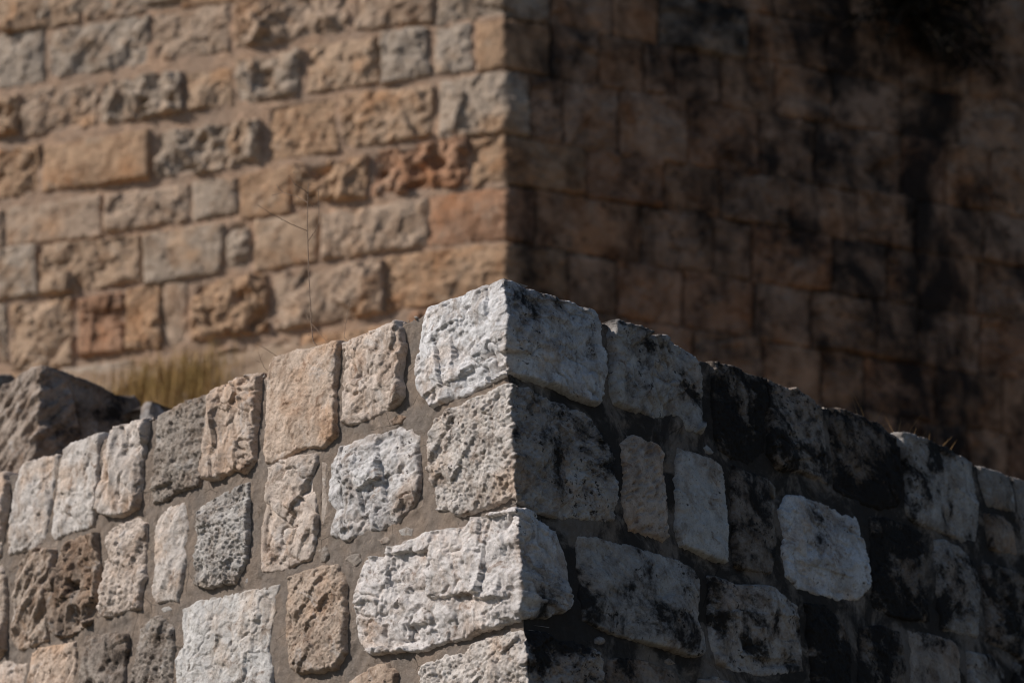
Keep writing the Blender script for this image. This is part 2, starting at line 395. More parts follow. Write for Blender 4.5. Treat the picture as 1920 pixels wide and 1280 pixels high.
def mortar_material(name, k, col, streak=1.0):
    B = NB(name)
    pos = B.n('ShaderNodeNewGeometry').outputs['Position']
    pat = B.n('ShaderNodeAttribute', attribute_name='patina').outputs['Fac']
    a = B.noise(pos, 7 / k, 6, 0.6, 0.5); b = B.noise(pos, 45 / k, 7, 0.7); f = B.noise(pos, 240 / k, 4, 0.6)
    c = B.mix(B.step(a, 0.35, 0.7), col, tuple(x * y for x, y in zip(col, (1.3, 1.2, 1.1))))
    c = B.mix(B.step(b, 0.35, 0.65, 0, 0.5), c, B.mix(1.0, c, (0.6, 0.58, 0.56), 'MULTIPLY'))
    c = B.mix(B.step(f, 0.6, 0.72, 0, 0.5), c, tuple(min(1, x * 1.9) for x in col))
    c = B.mix(B.step(f, 0.3, 0.4, 0.4, 0), c, tuple(x * 0.35 for x in col))
    lime = B.noise(B.vadd(pos, (3.1, 0.7, 5.2)), 13 / k, 9, 0.7, 1.2)
    c = B.mix(B.step(lime, 0.56, 0.66, 0, 0.55), c, tuple(min(1, x * y) for x, y in zip(col, (2.0, 1.9, 1.8))))
    dirt = B.noise(B.vadd(pos, (8.1, 2.7, 1.2)), 19 / k, 9, 0.72, 0.8)
    c = B.mix(B.step(dirt, 0.58, 0.68, 0, 0.65), c, tuple(x * y for x, y in zip(col, (0.45, 0.38, 0.32))))
    vor = B.n('ShaderNodeTexVoronoi', feature='DISTANCE_TO_EDGE'); B.set(vor.inputs['Vector'], B.vadd(pos, B.vmul(B.n('ShaderNodeTexNoise').outputs['Color'], (0.05, 0.05, 0.05)))); vor.inputs['Scale'].default_value = 6 / k
    crk = B.step(vor.outputs['Distance'], 0.0, 0.012, 1, 0)
    crk = B.math('MULTIPLY', crk, B.step(a, 0.48, 0.56))
    c = B.mix(B.math('MULTIPLY', crk, 0.8), c, tuple(x * 0.2 for x in col))
    cr = B.noise(B.vmul(pos, (1, 1, streak)), 4.2 / k, 11, 0.68, 0.5)
    th = B.math('MULTIPLY_ADD', pat, -0.42, 0.72)
    m = B.step(B.math('SUBTRACT', cr, th), -0.06, 0.06)
    c = B.mix(B.math('MULTIPLY', m, 0.85), c, (0.018, 0.016, 0.015))
    B.t.links.new(c, B.b.inputs['Base Color'])
    n1 = B.bump(b, 0.7, 0.012 * k); n2 = B.bump(f, 0.7, 0.004 * k, n1)
    B.t.links.new(n2, B.b.inputs['Normal'])
    return B.m
def simple_material(name, col, col2, scale=20, rough=0.9, bump=0.3, dist=0.01):
    B = NB(name)
    pos = B.n('ShaderNodeNewGeometry').outputs['Position']
    a = B.noise(pos, scale, 7, 0.65, 0.3)
    B.t.links.new(B.mix(B.step(a, 0.35, 0.65), col, col2), B.b.inputs['Base Color'])
    B.b.inputs['Roughness'].default_value = rough
    B.t.links.new(B.bump(B.noise(pos, scale * 4, 6, 0.65), bump, dist), B.b.inputs['Normal'])
    return B.m

M_STONE = stone_material('limestone', 1.0, (1.0, 0.82, 0.67), soft=0.85)
M_BACK = stone_material('ashlar', 2.3, (1.06, 0.80, 0.57), 0.5, 0.4, pale_c=(0.52, 0.43, 0.34), soft=1.6)
M_MORTAR = mortar_material('cement_mortar', 1.0, (0.21, 0.178, 0.152))
M_BMORTAR = mortar_material('lime_mortar', 2.3, (0.44, 0.315, 0.23), 0.5)
M_EARTH = simple_material('dry_earth', (0.26, 0.18, 0.12), (0.36, 0.27, 0.19), 3, bump=0.6, dist=0.05)
M_GROUND = simple_material('ground_dust', (0.08, 0.075, 0.05), (0.12, 0.10, 0.07), 1.5, bump=0.4, dist=0.03)
M_TWIG = simple_material('dry_stem', (0.26, 0.18, 0.125), (0.36, 0.26, 0.19), 60)
M_GRASS = simple_material('dry_grass_blade', (0.38, 0.235, 0.095), (0.26, 0.175, 0.06), 6)
M_STRAW = simple_material('straw', (0.42, 0.26, 0.12), (0.30, 0.18, 0.08), 9)
M_LEAF = simple_material('dark_leaf', (0.016, 0.014, 0.010), (0.032, 0.024, 0.016), 12)

# ------------------------------------------------------------------ front wall
YF = 5.5
front = Corner(at_y(945, 522, YF), at_y(988, 1280, YF), R(45), R(45))
Z_TOP = at_y(945, 522, YF)[2]
def LP(pts): return [front.sz(x, y, -1) for x, y in pts]
def RP(pts): return [front.sz(x, y, 1) for x, y in pts]
W, W2, CR, TN, GY, BR = (0.70, 0.69, 0.69), (0.60, 0.58, 0.555), (0.60, 0.51, 0.44), (0.56, 0.43, 0.33), (0.40, 0.36, 0.32), (0.30, 0.245, 0.20)
MX = lambda a, b, t=0.5: tuple(x * (1 - t) + y * t for x, y in zip(a, b))

wall = thing('rubble_wall', 'pale rubble stone wall corner in front with grey mortar joints, in focus', 'wall', Vector((front.b[0], front.b[1], 0)))

# corner blocks: left outline from the arris top round to its foot, then the right outline back up
QUOINS = [
 ('rough', W, (0.12, 0.42), 1.0,
  [(946,520),(905,537),(860,556),(801,576),(790,590),(784,630),(778,690),(784,735),(806,760),(830,752),(880,738),(920,715),(942,704)],
  [(985,706),(1030,722),(1080,745),(1120,760),(1134,735),(1140,690),(1128,612),(1112,582),(1085,572),(1040,558),(990,538)]),
 ('pitted', MX(W2, CR, 0.35), (0.18, 0.50), 1.2,
  [(948,720),(877,752),(843,767),(812,791),(804,821),(805,873),(807,896),(815,917),(817,953),(835,956),(861,964),(893,956),(919,948),(955,930)],
  [(1004,957),(1056,970),(1082,967),(1127,975),(1153,973),(1154,931),(1150,866),(1147,840),(1124,811),(1095,776),(1043,755),(1009,737)]),
 ('rough', MX(W, CR, 0.35), (0.10, 0.26), 1.05,
  [(968,950),(916,967),(890,972),(887,987),(835,993),(796,1000),(762,1016),(749,1026),(726,1026),(721,1045),(692,1045),(684,1049),(674,1086),(667,1130),(665,1167),(670,1200),(692,1226),(739,1221),(788,1216),(820,1206),(877,1193),(906,1180),(980,1160)],
  [(1025,1154),(1056,1146),(1069,1130),(1070,1104),(1067,1052),(1056,1021),(1046,996),(1015,978),(999,960)]),
 ('pitted', MX(W2, CR, 0.4), (0.20, 0.62), 1.2,
  [(980,1180),(919,1193),(880,1208),(867,1224),(835,1227),(802,1240),(786,1258),(783,1266),(786,1300),(790,1380),(992,1370)],
  [(1128,1410),(1133,1330),(1130,1240),(1121,1219),(1095,1208),(1056,1200),(1017,1182)]),
]
LEFT = [
 ('rough', CR, 0.16, 0.75, [(642,645),(660,636),(700,618),(744,604),(752,620),(757,650),(750,700),(753,740),(735,762),(690,785),(655,797),(640,790),(640,720),(645,680)]),
 ('smooth', MX(TN, CR, 0.3), 0.10, 1.0, [(502,692),(512,672),(545,660),(590,650),(633,638),(630,700),(627,760),(628,815),(605,835),(560,842),(520,862),(495,868),(492,840),(497,780),(497,730)]),
 ('flow', MX(TN, CR, 0.5), 0.20, 1.0, [(398,745),(412,728),(440,715),(470,703),(487,700),(484,740),(478,800),(475,860),(460,885),(440,880),(410,898),(387,898),(384,870),(390,820),(395,780)]),
 ('pitted', MX(GY, BR, 0.35), 0.34, 1.3, [(290,780),(330,758),(385,738),(388,760),(381,820),(376,880),(370,908),(335,918),(305,940),(285,942),(282,920),(285,870),(288,820)]),
 ('flow', MX(CR, W2, 0.4), 0.12, 1.1, [(205,806),(240,795),(275,785),(272,820),(265,870),(262,920),(255,950),(225,968),(195,965),(184,955),(188,920),(195,860),(200,830)]),
 ('rough', MX(W2, CR, 0.35), 0.12, 0.6, [(115,843),(128,830),(160,820),(187,810),(184,840),(180,900),(178,950),(172,985),(140,995),(98,1010),(93,1000),(98,940),(108,890)]),
 ('rough', MX(W2, CR, 0.4), 0.14, 0.6, [(40,868),(70,858),(100,852),(98,890),(92,940),(88,980),(80,1010),(60,1028),(14,1040),(12,1020),(22,970),(26,920),(32,890)]),
 ('rough', CR, 0.20, 0.7, [(-60,905),(10,885),(14,900),(12,950),(5,1000),(-2,1040),(-60,1055)]),
 ('rough', MX(W, GY, 0.2), 0.36, 1.0, [(636,836),(658,829),(684,816),(710,808),(742,801),(770,803),(783,816),(781,839),(786,865),(786,904),(778,941),(762,956),(744,977),(710,993),(684,995),(648,1013),(627,1006),(619,1000),(624,977),(627,956),(617,941),(614,920),(617,875),(630,857)]),
 ('crag', CR, 0.20, 0.75, [(509,878),(536,862),(562,855),(591,849),(593,865),(585,904),(591,946),(592,982),(588,1003),(585,1034),(575,1050),(559,1055),(536,1063),(512,1071),(486,1071),(485,1034),(486,987),(493,951),(501,909)]),
 ('pitted', MX(W2, GY, 0.4), 0.36, 1.3, [(372,950),(395,935),(420,922),(450,908),(463,905),(464,940),(463,999),(461,1046),(448,1072),(440,1090),(406,1098),(385,1100),(365,1093),(365,1069),(365,1038),(370,1012),(367,973)]),
 ('smooth', MX(W2, CR, 0.5), 0.10, 1.3, [(300,960),(320,945),(345,940),(347,965),(346,999),(339,1028),(344,1046),(341,1082),(336,1106),(331,1127),(310,1127),(294,1132),(284,1116),(281,1101),(289,1085),(292,1064),(289,1038),(286,1012),(289,986)]),
 ('pitted', CR, 0.18, 1.1, [(200,1004),(216,989),(234,981),(255,970),(273,983),(271,1025),(266,1059),(271,1082),(263,1114),(260,1140),(234,1142),(213,1153),(195,1155),(187,1142),(190,1116),(193,1077),(200,1046)]),
 ('hollow', MX(BR, TN, 0.3), 0.42, 0.9, [(116,1020),(146,1004),(180,999),(180,1025),(185,1059),(182,1106),(180,1140),(169,1166),(146,1181),(120,1194),(104,1194),(99,1173),(96,1132),(101,1095),(109,1064)]),
 ('layer', MX(GY, TN, 0.5), 0.22, 1.1, [(39,1056),(57,1035),(75,1028),(101,1030),(99,1059),(91,1103),(88,1142),(86,1199),(62,1210),(36,1218),(23,1210),(21,1176),(25,1121),(31,1082)]),
 ('rough', MX(GY, TN, 0.5), 0.26, 0.8, [(-60,1085),(0,1058),(8,1080),(10,1150),(8,1215),(-5,1235),(-60,1250)]),
 ('pitted', MX(MX(TN, BR, 0.25), GY, 0.25), 0.24, 0.95, [(540,1083),(559,1073),(580,1065),(604,1062),(627,1060),(637,1073),(645,1094),(647,1146),(647,1182),(645,1221),(635,1240),(630,1253),(596,1258),(562,1263),(549,1250),(540,1221),(538,1169),(540,1125)]),
 ('rough', W2, 0.14, 0.7, [(338,1142),(370,1127),(406,1119),(443,1111),(482,1103),(518,1096),(512,1117),(512,1143),(502,1182),(499,1221),(507,1250),(507,1280),(505,1340),(345,1360),(330,1320),(329,1267),(331,1233),(341,1207),(338,1176)]),
 ('crag', MX(TN, BR, 0.3), 0.30, 0.7, [(640,1285),(670,1262),(700,1248),(725,1245),(740,1262),(738,1310),(640,1330)]),
 ('pitted', MX(GY, BR, 0.3), 0.38, 1.5, [(258,1176),(281,1158),(294,1153),(310,1160),(320,1176),(323,1210),(320,1246),(320,1280),(316,1330),(245,1340),(242,1290),(247,1246),(255,1207)]),
 ('crag', MX(GY, BR, 0.5), 0.40, 0.7, [(159,1192),(182,1189),(208,1186),(237,1189),(238,1220),(232,1246),(232,1272),(230,1330),(150,1345),(152,1290),(154,1241),(156,1215)]),
 ('rough', MX(TN, CR, 0.3), 0.24, 0.8, [(56,1223),(78,1212),(104,1207),(138,1202),(140,1220),(135,1259),(134,1280),(130,1340),(40,1350),(48,1290),(53,1259)]),
 ('rough', CR, 0.18, 0.8, [(-60,1265),(0,1243),(20,1240),(45,1245),(45,1262),(35,1300),(30,1350),(-60,1370)]),
]
RIGHT = [
 ('crag', MX(W2, GY, 0.3), 0.50, 0.8, [(1147,604),(1160,603),(1194,615),(1223,628),(1241,630),(1272,648),(1298,664),(1309,680),(1317,708),(1319,734),(1322,773),(1319,812),(1291,803),(1283,786),(1265,776),(1225,786),(1207,771),(1173,763),(1155,755),(1147,729),(1146,695),(1150,669),(1145,635)]),
 ('pitted', MX(GY, BR, 0.3), 0.66, 1.0, [(1336,677),(1371,684),(1403,700),(1436,710),(1436,745),(1436,794),(1437,845),(1407,868),(1374,858),(1352,842),(1342,794),(1339,729)]),
 ('rough', MX(GY, CR, 0.3), 0.60, 0.8, [(1439,710),(1468,723),(1494,729),(1526,749),(1545,768),(1552,820),(1558,874),(1558,910),(1532,894),(1494,881),(1461,878),(1442,849),(1442,794)]),
 ('rough', BR, 0.70, 0.8, [(1560,762),(1591,768),(1626,781),(1655,800),(1678,823),(1684,858),(1690,907),(1688,949),(1655,955),(1607,939),(1568,916),(1562,858),(1560,810)]),
 ('smooth', MX(GY, W2, 0.5), 0.50, 1.5, [(1686,811),(1697,813),(1746,829),(1784,849),(1820,865),(1830,907),(1836,948),(1836,984),(1833,1016),(1791,1007),(1752,990),(1707,974),(1699,952),(1704,919),(1695,858)]),
 ('smooth', GY, 0.36, 1.0, [(1838,873),(1868,881),(1894,894),(1901,916),(1908,960),(1880,955),(1855,945),(1845,915)]),
 ('rough', MX(BR, TN, 0.4), 0.5, 0.7, [(1850,962),(1875,965),(1905,985),(1912,1040),(1885,1035),(1860,1025)]),
 ('rough', GY, 0.5, 0.7, [(1903,893),(1960,915),(2000,932),(2000,1065),(1925,1042),(1917,980)]),
 ('tooled', MX(CR, TN, 0.5), 0.22, 1.0, [(1168,832),(1181,814),(1189,811),(1212,822),(1241,835),(1249,850),(1248,884),(1252,923),(1254,962),(1259,1004),(1246,1014),(1236,1007),(1205,999),(1184,994),(1176,975),(1171,936),(1170,884)]),
 ('smooth', MX(W2, GY, 0.35), 0.20, 1.1, [(1278,839),(1306,848),(1337,856),(1356,871),(1362,897),(1361,936),(1365,975),(1365,1053),(1343,1048),(1311,1035),(1278,1022),(1272,988),(1270,936),(1271,897)]),
 ('smooth', MX(GY, BR, 0.6), 0.56, 1.0, [(1376,873),(1407,884),(1442,897),(1445,923),(1453,948),(1456,1029),(1450,1074),(1410,1068),(1381,1058),(1378,997),(1376,932)]),
 ('rough', W, 0.34, 0.9, [(1465,955),(1478,929),(1507,927),(1552,945),(1584,965),(1610,968),(1616,987),(1623,1023),(1629,1061),(1629,1100),(1616,1123),(1581,1123),(1545,1116),(1494,1097),(1478,1078),(1471,1036),(1471,997)]),
 ('pitted', MX(BR, GY, 0.3), 0.66, 0.9, [(1634,966),(1671,973),(1733,996),(1739,1045),(1742,1110),(1746,1162),(1704,1160),(1665,1150),(1640,1132),(1638,1045)]),
 ('pitted', MX(GY, W2, 0.3), 0.54, 0.9, [(1755,1012),(1775,1010),(1804,1026),(1830,1052),(1836,1094),(1839,1142),(1836,1194),(1804,1187),(1768,1178),(1762,1126),(1757,1061)]),
 ('rough', MX(GY, BR, 0.5), 0.58, 0.8, [(1846,1055),(1875,1061),(1920,1078),(1985,1095),(1985,1252),(1920,1240),(1907,1226),(1852,1200),(1852,1142),(1845,1094)]),
 ('smooth', MX(W2, GY, 0.4), 0.46, 1.3, [(1087,1006),(1121,1005),(1150,1016),(1192,1023),(1225,1034),(1265,1047),(1301,1065),(1311,1086),(1309,1125),(1304,1169),(1313,1193),(1314,1229),(1291,1227),(1265,1219),(1212,1203),(1173,1193),(1134,1180),(1098,1159),(1093,1130),(1090,1078),(1086,1039)]),
 ('rough', MX(W2, CR, 0.4), 0.50, 1.0, [(1331,1081),(1358,1084),(1377,1094),(1407,1097),(1445,1100),(1474,1120),(1497,1132),(1500,1158),(1507,1207),(1510,1255),(1481,1262),(1429,1265),(1381,1258),(1348,1239),(1336,1207),(1331,1158)]),
 ('pitted', MX(GY, BR, 0.4), 0.70, 0.9, [(1514,1131),(1552,1131),(1574,1155),(1595,1191),(1598,1239),(1600,1280),(1600,1330),(1530,1330),(1524,1239),(1518,1174)]),
 ('rough', MX(GY, BR, 0.5), 0.66, 0.7, [(1612,1173),(1655,1173),(1687,1183),(1695,1210),(1697,1255),(1695,1340),(1612,1330),(1610,1239)]),
 ('smooth', MX(GY, TN, 0.3), 0.48, 1.0, [(1707,1180),(1746,1186),(1794,1202),(1802,1229),(1805,1280),(1808,1350),(1714,1340),(1712,1242)]),
 ('rough', GY, 0.55, 0.7, [(1817,1220),(1862,1226),(1888,1255),(1891,1280),(1895,1380),(1825,1360)]),
 ('rough', GY, 0.58, 0.7, [(1903,1241),(1990,1270),(1990,1400),(1908,1390)]),
 ('pitted', MX(BR, TN, 0.4), 0.58, 0.9, [(1147,1236),(1181,1232),(1225,1240),(1270,1258),(1285,1290),(1285,1390),(1150,1380),(1145,1300)]),
 ('rough', MX(GY, TN, 0.3), 0.55, 0.8, [(1315,1274),(1345,1270),(1400,1287),(1470,1300),(1475,1400),(1310,1400)]),
]
CHIPS = [(-1, CR, [(597,860),(610,868),(608,905),(612,945),(604,985),(596,985),(597,940)]),
         (-1, GY, [(591,1030),(608,1018),(612,1040),(606,1055),(596,1052)]),
         (-1, GY, [(640,1048),(652,1033),(672,1035),(674,1052),(660,1063)]),
         (-1, W2, [(742,992),(758,985),(772,990),(768,1003),(748,1005)]),
         (-1, CR, [(706,1010),(720,1004),(730,1010),(722,1019),(708,1019)]),
         (-1, TN, [(722,786),(740,776),(756,780),(748,792),(728,796)]),
         (-1, W, [(454,1088),(459,1081),(461,1092),(455,1095)]),
         (-1, W2, [(296,1140),(312,1134),(318,1142),(304,1148)]),
         (1, W, [(1118,1195),(1127,1190),(1138,1193),(1143,1202),(1132,1207),(1120,1205)]),
         (1, W2, [(1324,838),(1330,832),(1345,846),(1342,852),(1328,848)]),
         (1, GY, [(1447,898),(1458,915),(1459,932),(1452,928)]),
         (1, TN, [(1245,1232),(1260,1230),(1275,1242),(1262,1248),(1250,1243)])]

sd_ = 11
for kind, col, pat, amp, L, Rr in QUOINS:
    sd_ += 101
    P = LP(L) + RP(Rr)
    stone(front, P, kind, M_STONE, wall, (*col, 1), pat, sd_, 0.0034, amp=amp * 1.1, edge=0.014, proud=0.006, name='cornerstone', back=0.02 + 0.1)
for side, data in ((-1, LEFT), (1, RIGHT)):
    for kind, col, pat, amp, pts in data:
        sd_ += 101
        if side > 0: pat *= 0.99
        P = LP(pts) if side < 0 else RP(pts)
        near = min(abs(p[0]) for p in P)
        stone(front, P, kind, M_STONE, wall, (*col, 1), (pat, pat), sd_, 0.0036 if near < 1.4 else 0.005, amp=amp * (1.15 if side < 0 else 0.95), edge=0.012,
              proud=(0.016 if kind == 'flow' else 0.003) if side < 0 else 0.001, back=0.16)
for side, col, pts in CHIPS:
    sd_ += 101
    P = LP(pts) if side < 0 else RP(pts)
    stone(front, P, 'rough', M_STONE, wall, (*MX(col, (0.22, 0.19, 0.16), 0.45), 1), (0.3, 0.45), sd_, 0.003, amp=0.5, edge=0.012, deep=0.02, proud=-0.0075, grow=0.004, back=0.06, name='chip_stone', wob=0.5)

# courses going on past the picture's edges
rng = random.Random(4)
def filler(s0, s1, z0, z1, ww):
    global sd_
    s = s0
    while s < s1 - 0.05:
        e = min(s1, s + ww * rng.uniform(0.75, 1.35)); sd_ += 101
        j = lambda: rng.uniform(-0.012, 0.012)
        P = [(s + 0.014 + j(), z0 + j()), (e - 0.014 + j(), z0 + j()), (e - 0.014 + j(), z1 - 0.025 + j()), (s + 0.014 + j(), z1 - 0.025 + j())]
        right = s >= 0
        pat = rng.uniform(0.45, 0.7) if right else rng.uniform(0.12, 0.3)
        stone(front, P, rng.choice(('rough', 'pitted', 'smooth')), M_STONE, wall, (*rng.choice((CR, TN, GY, W2)), 1), (pat, pat), sd_, 0.009, amp=0.8, back=0.16)
        s = e
zL, zR = front.sz(0, 1280, -1), front.sz(1920, 1280, 1)
z_low = front.sz(988, 1400, -1)[1]
s_l, s_r = LP([(-60, 1000)])[0][0], RP([(1990, 1000)])[0][0]
for i in range(2):
    h = 0.27
    filler(s_l - 0.1, -0.02, z_low - h * (i + 1), z_low - h * i, 0.3)
    filler(0.02, s_r + 0.1, z_low - h * (i + 1), z_low - h * i, 0.3)
for z1, h in ((Z_TOP, 0.27), (Z_TOP - 0.3, 0.27), (Z_TOP - 0.59, 0.27), (Z_TOP - 0.88, 0.27)):
    filler(s_l - 0.95, s_l - 0.06, z1 - h, z1, 0.26); filler(s_r + 0.06, s_r + 0.95, z1 - h, z1, 0.26)

def mort_h(X, Y):
    return -0.0125 + 0.008 * fbm(X * 7, Y * 7, 901, 3) + 0.0045 * fbm(X * 26, Y * 26, 902, 3, 0.6) + 0.003 * scoop(X * 22, Y * 35, 903) - 0.006 * pits(X * 18 + 0.3 * fbm(X * 30, Y * 30, 907, 2), Y * 18, 906, 0.12, 0.3)
mt = lambda x: 0.022 * fbm(x * 9, x * 0 + 3.3, 905, 5, 0.6)
Z_MORT = Z_TOP - 0.018
sheet(front, s_l - 1.0, 0.0, 2.1, Z_MORT, 0.008, mort_h, M_MORTAR, wall, 0.05, 'mortar', ztop=mt)
sheet(front, 0.0, s_r + 1.0, 2.1, Z_MORT, 0.008, mort_h, M_MORTAR, wall, 0.62, 'mortar', ztop=mt)
base_h = lambda X, Y: -0.012 + 0.02 * fbm(X * 4, Y * 4, 911, 4)
sheet(front, s_l - 1.0, s_r + 1.0, -0.1, 2.13, 0.06, base_h, M_MORTAR, wall, 0.3, 'plastered_base')

# ------------------------------------------------------------------ tall wall behind
YB = 14.0
backc = Corner(at_y(943, 0, YB), at_y(948, 480, YB), R(73), R(70.5))
tower = thing('fortress_wall', 'tall tan ashlar fortress wall with bent corner, blurred behind the front wall', 'wall', Vector((backc.b[0], backc.b[1], 0)))
SL, SR = -0.14, 0.165
BL = [  # left, right, top, bottom (at the middle of the block)
 (-40,31,-60,52),(37,95,-60,46),(98,124,-60,38),(128,222,-60,28),(227,350,-70,12),(-40,83,62,163),(92,278,42,137),(283,432,12,108),(440,658,-25,78),
 (665,815,-50,51),(820,945,-60,30),(-30,36,182,252),(42,183,160,245),(187,345,143,223),(352,440,130,200),(443,568,103,188),(573,710,76,170),(718,803,56,151),
 (813,888,45,137),(893,945,33,129),(-40,76,275,370),(80,280,258,347),(290,490,235,324),(500,636,192,297),(640,815,168,268),(822,945,140,253),
 (-60,5,392,470),(10,190,377,454),(197,355,352,426),(360,445,336,407),(450,545,318,402),(550,690,298,378),(693,880,271,360),(885,945,256,343),
 (-40,72,468,562),(80,268,450,545),(272,420,426,522),(425,472,412,508),(477,600,402,500),(605,800,384,478),(803,945,358,448),
 (-60,15,572,680),(18,140,562,690),(145,232,553,670),(236,305,540,655),(308,355,532,648),(360,505,518,632),(510,720,498,605),(722,945,468,585),
 (-60,110,700,800),(115,250,680,780),(255,400,662,760),(405,560,642,745),(565,760,613,725),(765,945,592,700)]
rowsR = [(-60, 33, (945,1032,1150,1236,1400,1550,1690,1815,1990)), (33, 131, (945,1031,1124,1207,1264,1353,1455,1560,1690,1800,1990)),
 (131, 251, (945,993,1056,1162,1288,1425,1527,1692,1770,1856,1990)), (251, 344, (945,1100,1243,1353,1480,1608,1714,1842,1990)),
 (344, 452, (945,1005,1203,1335,1410,1558,1664,1722,1832,1990)), (452, 560, (945,1064,1158,1282,1415,1523,1642,1721,1838,1990)),
 (560, 668, (945,1080,1180,1300,1430,1543,1622,1755,1880,1990)), (668, 776, (945,1060,1200,1340,1470,1590,1728,1816,1892,1990)),
 (776, 880, (945,1090,1250,1390,1500,1640,1760,1850,1990))]
def rowsx(y0, y1, x0, x1, sl, mn, mx):
    out = []; x = x0
    while x < x1 - 20:
        e = min(x1, x + rng.uniform(mn, mx)); out.append((x, e, y0, y1)); x = e
    return out
BT = [(0.54, 0.385, 0.265), (0.53, 0.395, 0.29), (0.50, 0.40, 0.31), (0.52, 0.345, 0.22), (0.51, 0.42, 0.335), (0.46, 0.275, 0.175)]
def back_stone(P, col, pat, kind, amp, proud, name='stone'):
    global sd_
    sd_ += 101
    stone(backc, P, kind, M_BACK, tower, (*col, 1), pat if isinstance(pat, tuple) else (pat, pat), sd_, 0.015, name=name, k=2.0, edge=0.022, deep=0.05, proud=proud, amp=amp, back=0.12, wob=1.3, pill=0.02)
GREY = {(92,278), (-40,83), (718,803), (813,888), (-40,72)}
CRAGS = {(440,658), (693,880), (360,505), (-30,36), (290,490), (187,345), (425,472), (550,690), (443,568), (-40,76)}
CORNERS = []
for xl, xr, yt, yb in BL:
    xm = (xl + xr) / 2; g = 0.0
    P = [(xl + g, yt + SL * (xl - xm) + g), (xl + g, yb + SL * (xl - xm) - g), (xr - g, yb + SL * (xr - xm) - g), (xr - g, yt + SL * (xr - xm) + g)]
    P = [(x + rng.uniform(-4, 4), y + rng.uniform(-4, 4)) for x, y in P]
    if xr == 945: P[2] = (945, P[2][1]); P[3] = (945, P[3][1])
    col = rng.choice(BT[:4]) if rng.random() < 0.85 else BT[5]
    if (xl, xr) in GREY: col = BT[4]
    rough = (xl, xr) in CRAGS
    kind = rng.choice(('crag', 'hollow')) if rough else rng.choice(('pitted', 'pitted', 'smooth', 'rough'))
    if xr == 945: CORNERS.append(([backc.sz(x, y, -1) for x, y in (P[0], P[1])], col, kind)); continue
    back_stone([backc.sz(x, y, -1) for x, y in P], col, rng.uniform(0.02, 0.16), kind, 1.0 if rough else 0.9, rng.uniform(0.0, 0.020))
extra = []
for y0, y1 in ((-165, -66), (-265, -167), (-365, -267), (-465, -367)): extra += [(x, e, a, b) for x, e, a, b in rowsx(y0, y1, 0, 945, SL, 110, 200)]
for r in range(-2, 8): extra += rowsx(30 + 100 * r, 126 + 100 * r, -420, -66, SL, 110, 180)
for xl, xr, yt, yb in extra:
    x0 = 945 if xl >= 0 else -60
    f = lambda x, y: y + SL * (x - x0) + (0 if xl >= 0 else 60)
    P = [(xl + 3, f(xl, yt) + 2), (xl + 3, f(xl, yb) - 2), (xr - 3, f(xr, yb) - 2), (xr - 3, f(xr, yt) + 2)]
    back_stone([backc.sz(x, y, -1) for x, y in P], rng.choice(BT), 0.1, rng.choice(('smooth', 'pitted', 'rough')), 0.7, 0.015)
rows_all = [(-465, -367, None), (-365, -267, None), (-265, -165, None), (-163, -62, None)] + rowsR
CORNERS.sort(key=lambda c: -c[0][0][1])
for y0, y1, js in rows_all:
    if js is None:
        js = [945]
        while js[-1] < 1990: js.append(js[-1] + rng.uniform(90, 170))
    js = list(js) + [js[-1] + 120, js[-1] + 250, js[-1] + 390]
    for xl, xr in zip(js[:-1], js[1:]):
        f = lambda x, y: y + SR * (x - 945) * (1.0 - 0.10 * (y - 130) / 700)
        jj = lambda: rng.uniform(-4, 4)
        P = [(xl + 1, f(xl, y0) + jj()), (xr - 1, f(xr, y0) + jj()), (xr - 1, f(xr, y1) + 1 + jj()), (xl + 1, f(xl, y1) + 1 + jj())]
        if xl == 945: P[0] = (946, P[0][1]); P[3] = (946, P[3][1])
        pat = rng.uniform(0.41, 0.56) + 0.15 * min(1, max(0, (xl - 1150) / 500))
        if xl == 945 and y0 >= -60 and CORNERS:
            Lq, col, kind = CORNERS.pop(0)
            zt, zb = (Lq[0][1] + backc.sz(*P[1], 1)[1]) / 2, (Lq[1][1] + backc.sz(*P[2], 1)[1]) / 2
            zt, zb = backc.sz(945, f(945, y0) + 2, 1)[1], backc.sz(945, f(945, y1) - 2, 1)[1]
            o_ = rng.uniform(-0.012, 0.012)
            back_stone([(0.0, zt), (Lq[0][0], zt + o_), (Lq[1][0], zb - o_), (0.0, zb), (backc.sz(*P[2], 1)[0], zb), (backc.sz(*P[1], 1)[0], zt)], col, (0.08, pat), kind if kind != 'hollow' else 'rough', 0.8, 0.012, 'cornerstone')
            continue
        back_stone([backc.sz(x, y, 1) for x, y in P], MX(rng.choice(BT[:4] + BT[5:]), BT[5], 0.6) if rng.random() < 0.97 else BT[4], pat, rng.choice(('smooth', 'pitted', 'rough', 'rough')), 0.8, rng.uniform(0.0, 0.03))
bl, br = backc.sz(-440, 300, -1)[0], backc.sz(2400, 300, 1)[0]
z_bt = backc.sz(945, -460, -1)[1]; z_bb = backc.sz(945, 900, -1)[1] - 0.6
bm_h = lambda X, Y: -0.011 + 0.012 * fbm(X * 2.5, Y * 2.5, 931, 3) + 0.008 * fbm(X * 9, Y * 9, 932, 3) + 0.005 * scoop(X * 10, Y * 10, 933)
sheet(backc, bl, 0.0, z_bb, z_bt, 0.03, bm_h, M_BMORTAR, tower, 0.08, 'mortar', back=1.0)
sheet(backc, 0.0, br, z_bb, z_bt, 0.03, lambda X, Y: bm_h(X, Y) - 0.026, M_BMORTAR, tower, 0.72, 'mortar', back=1.0)

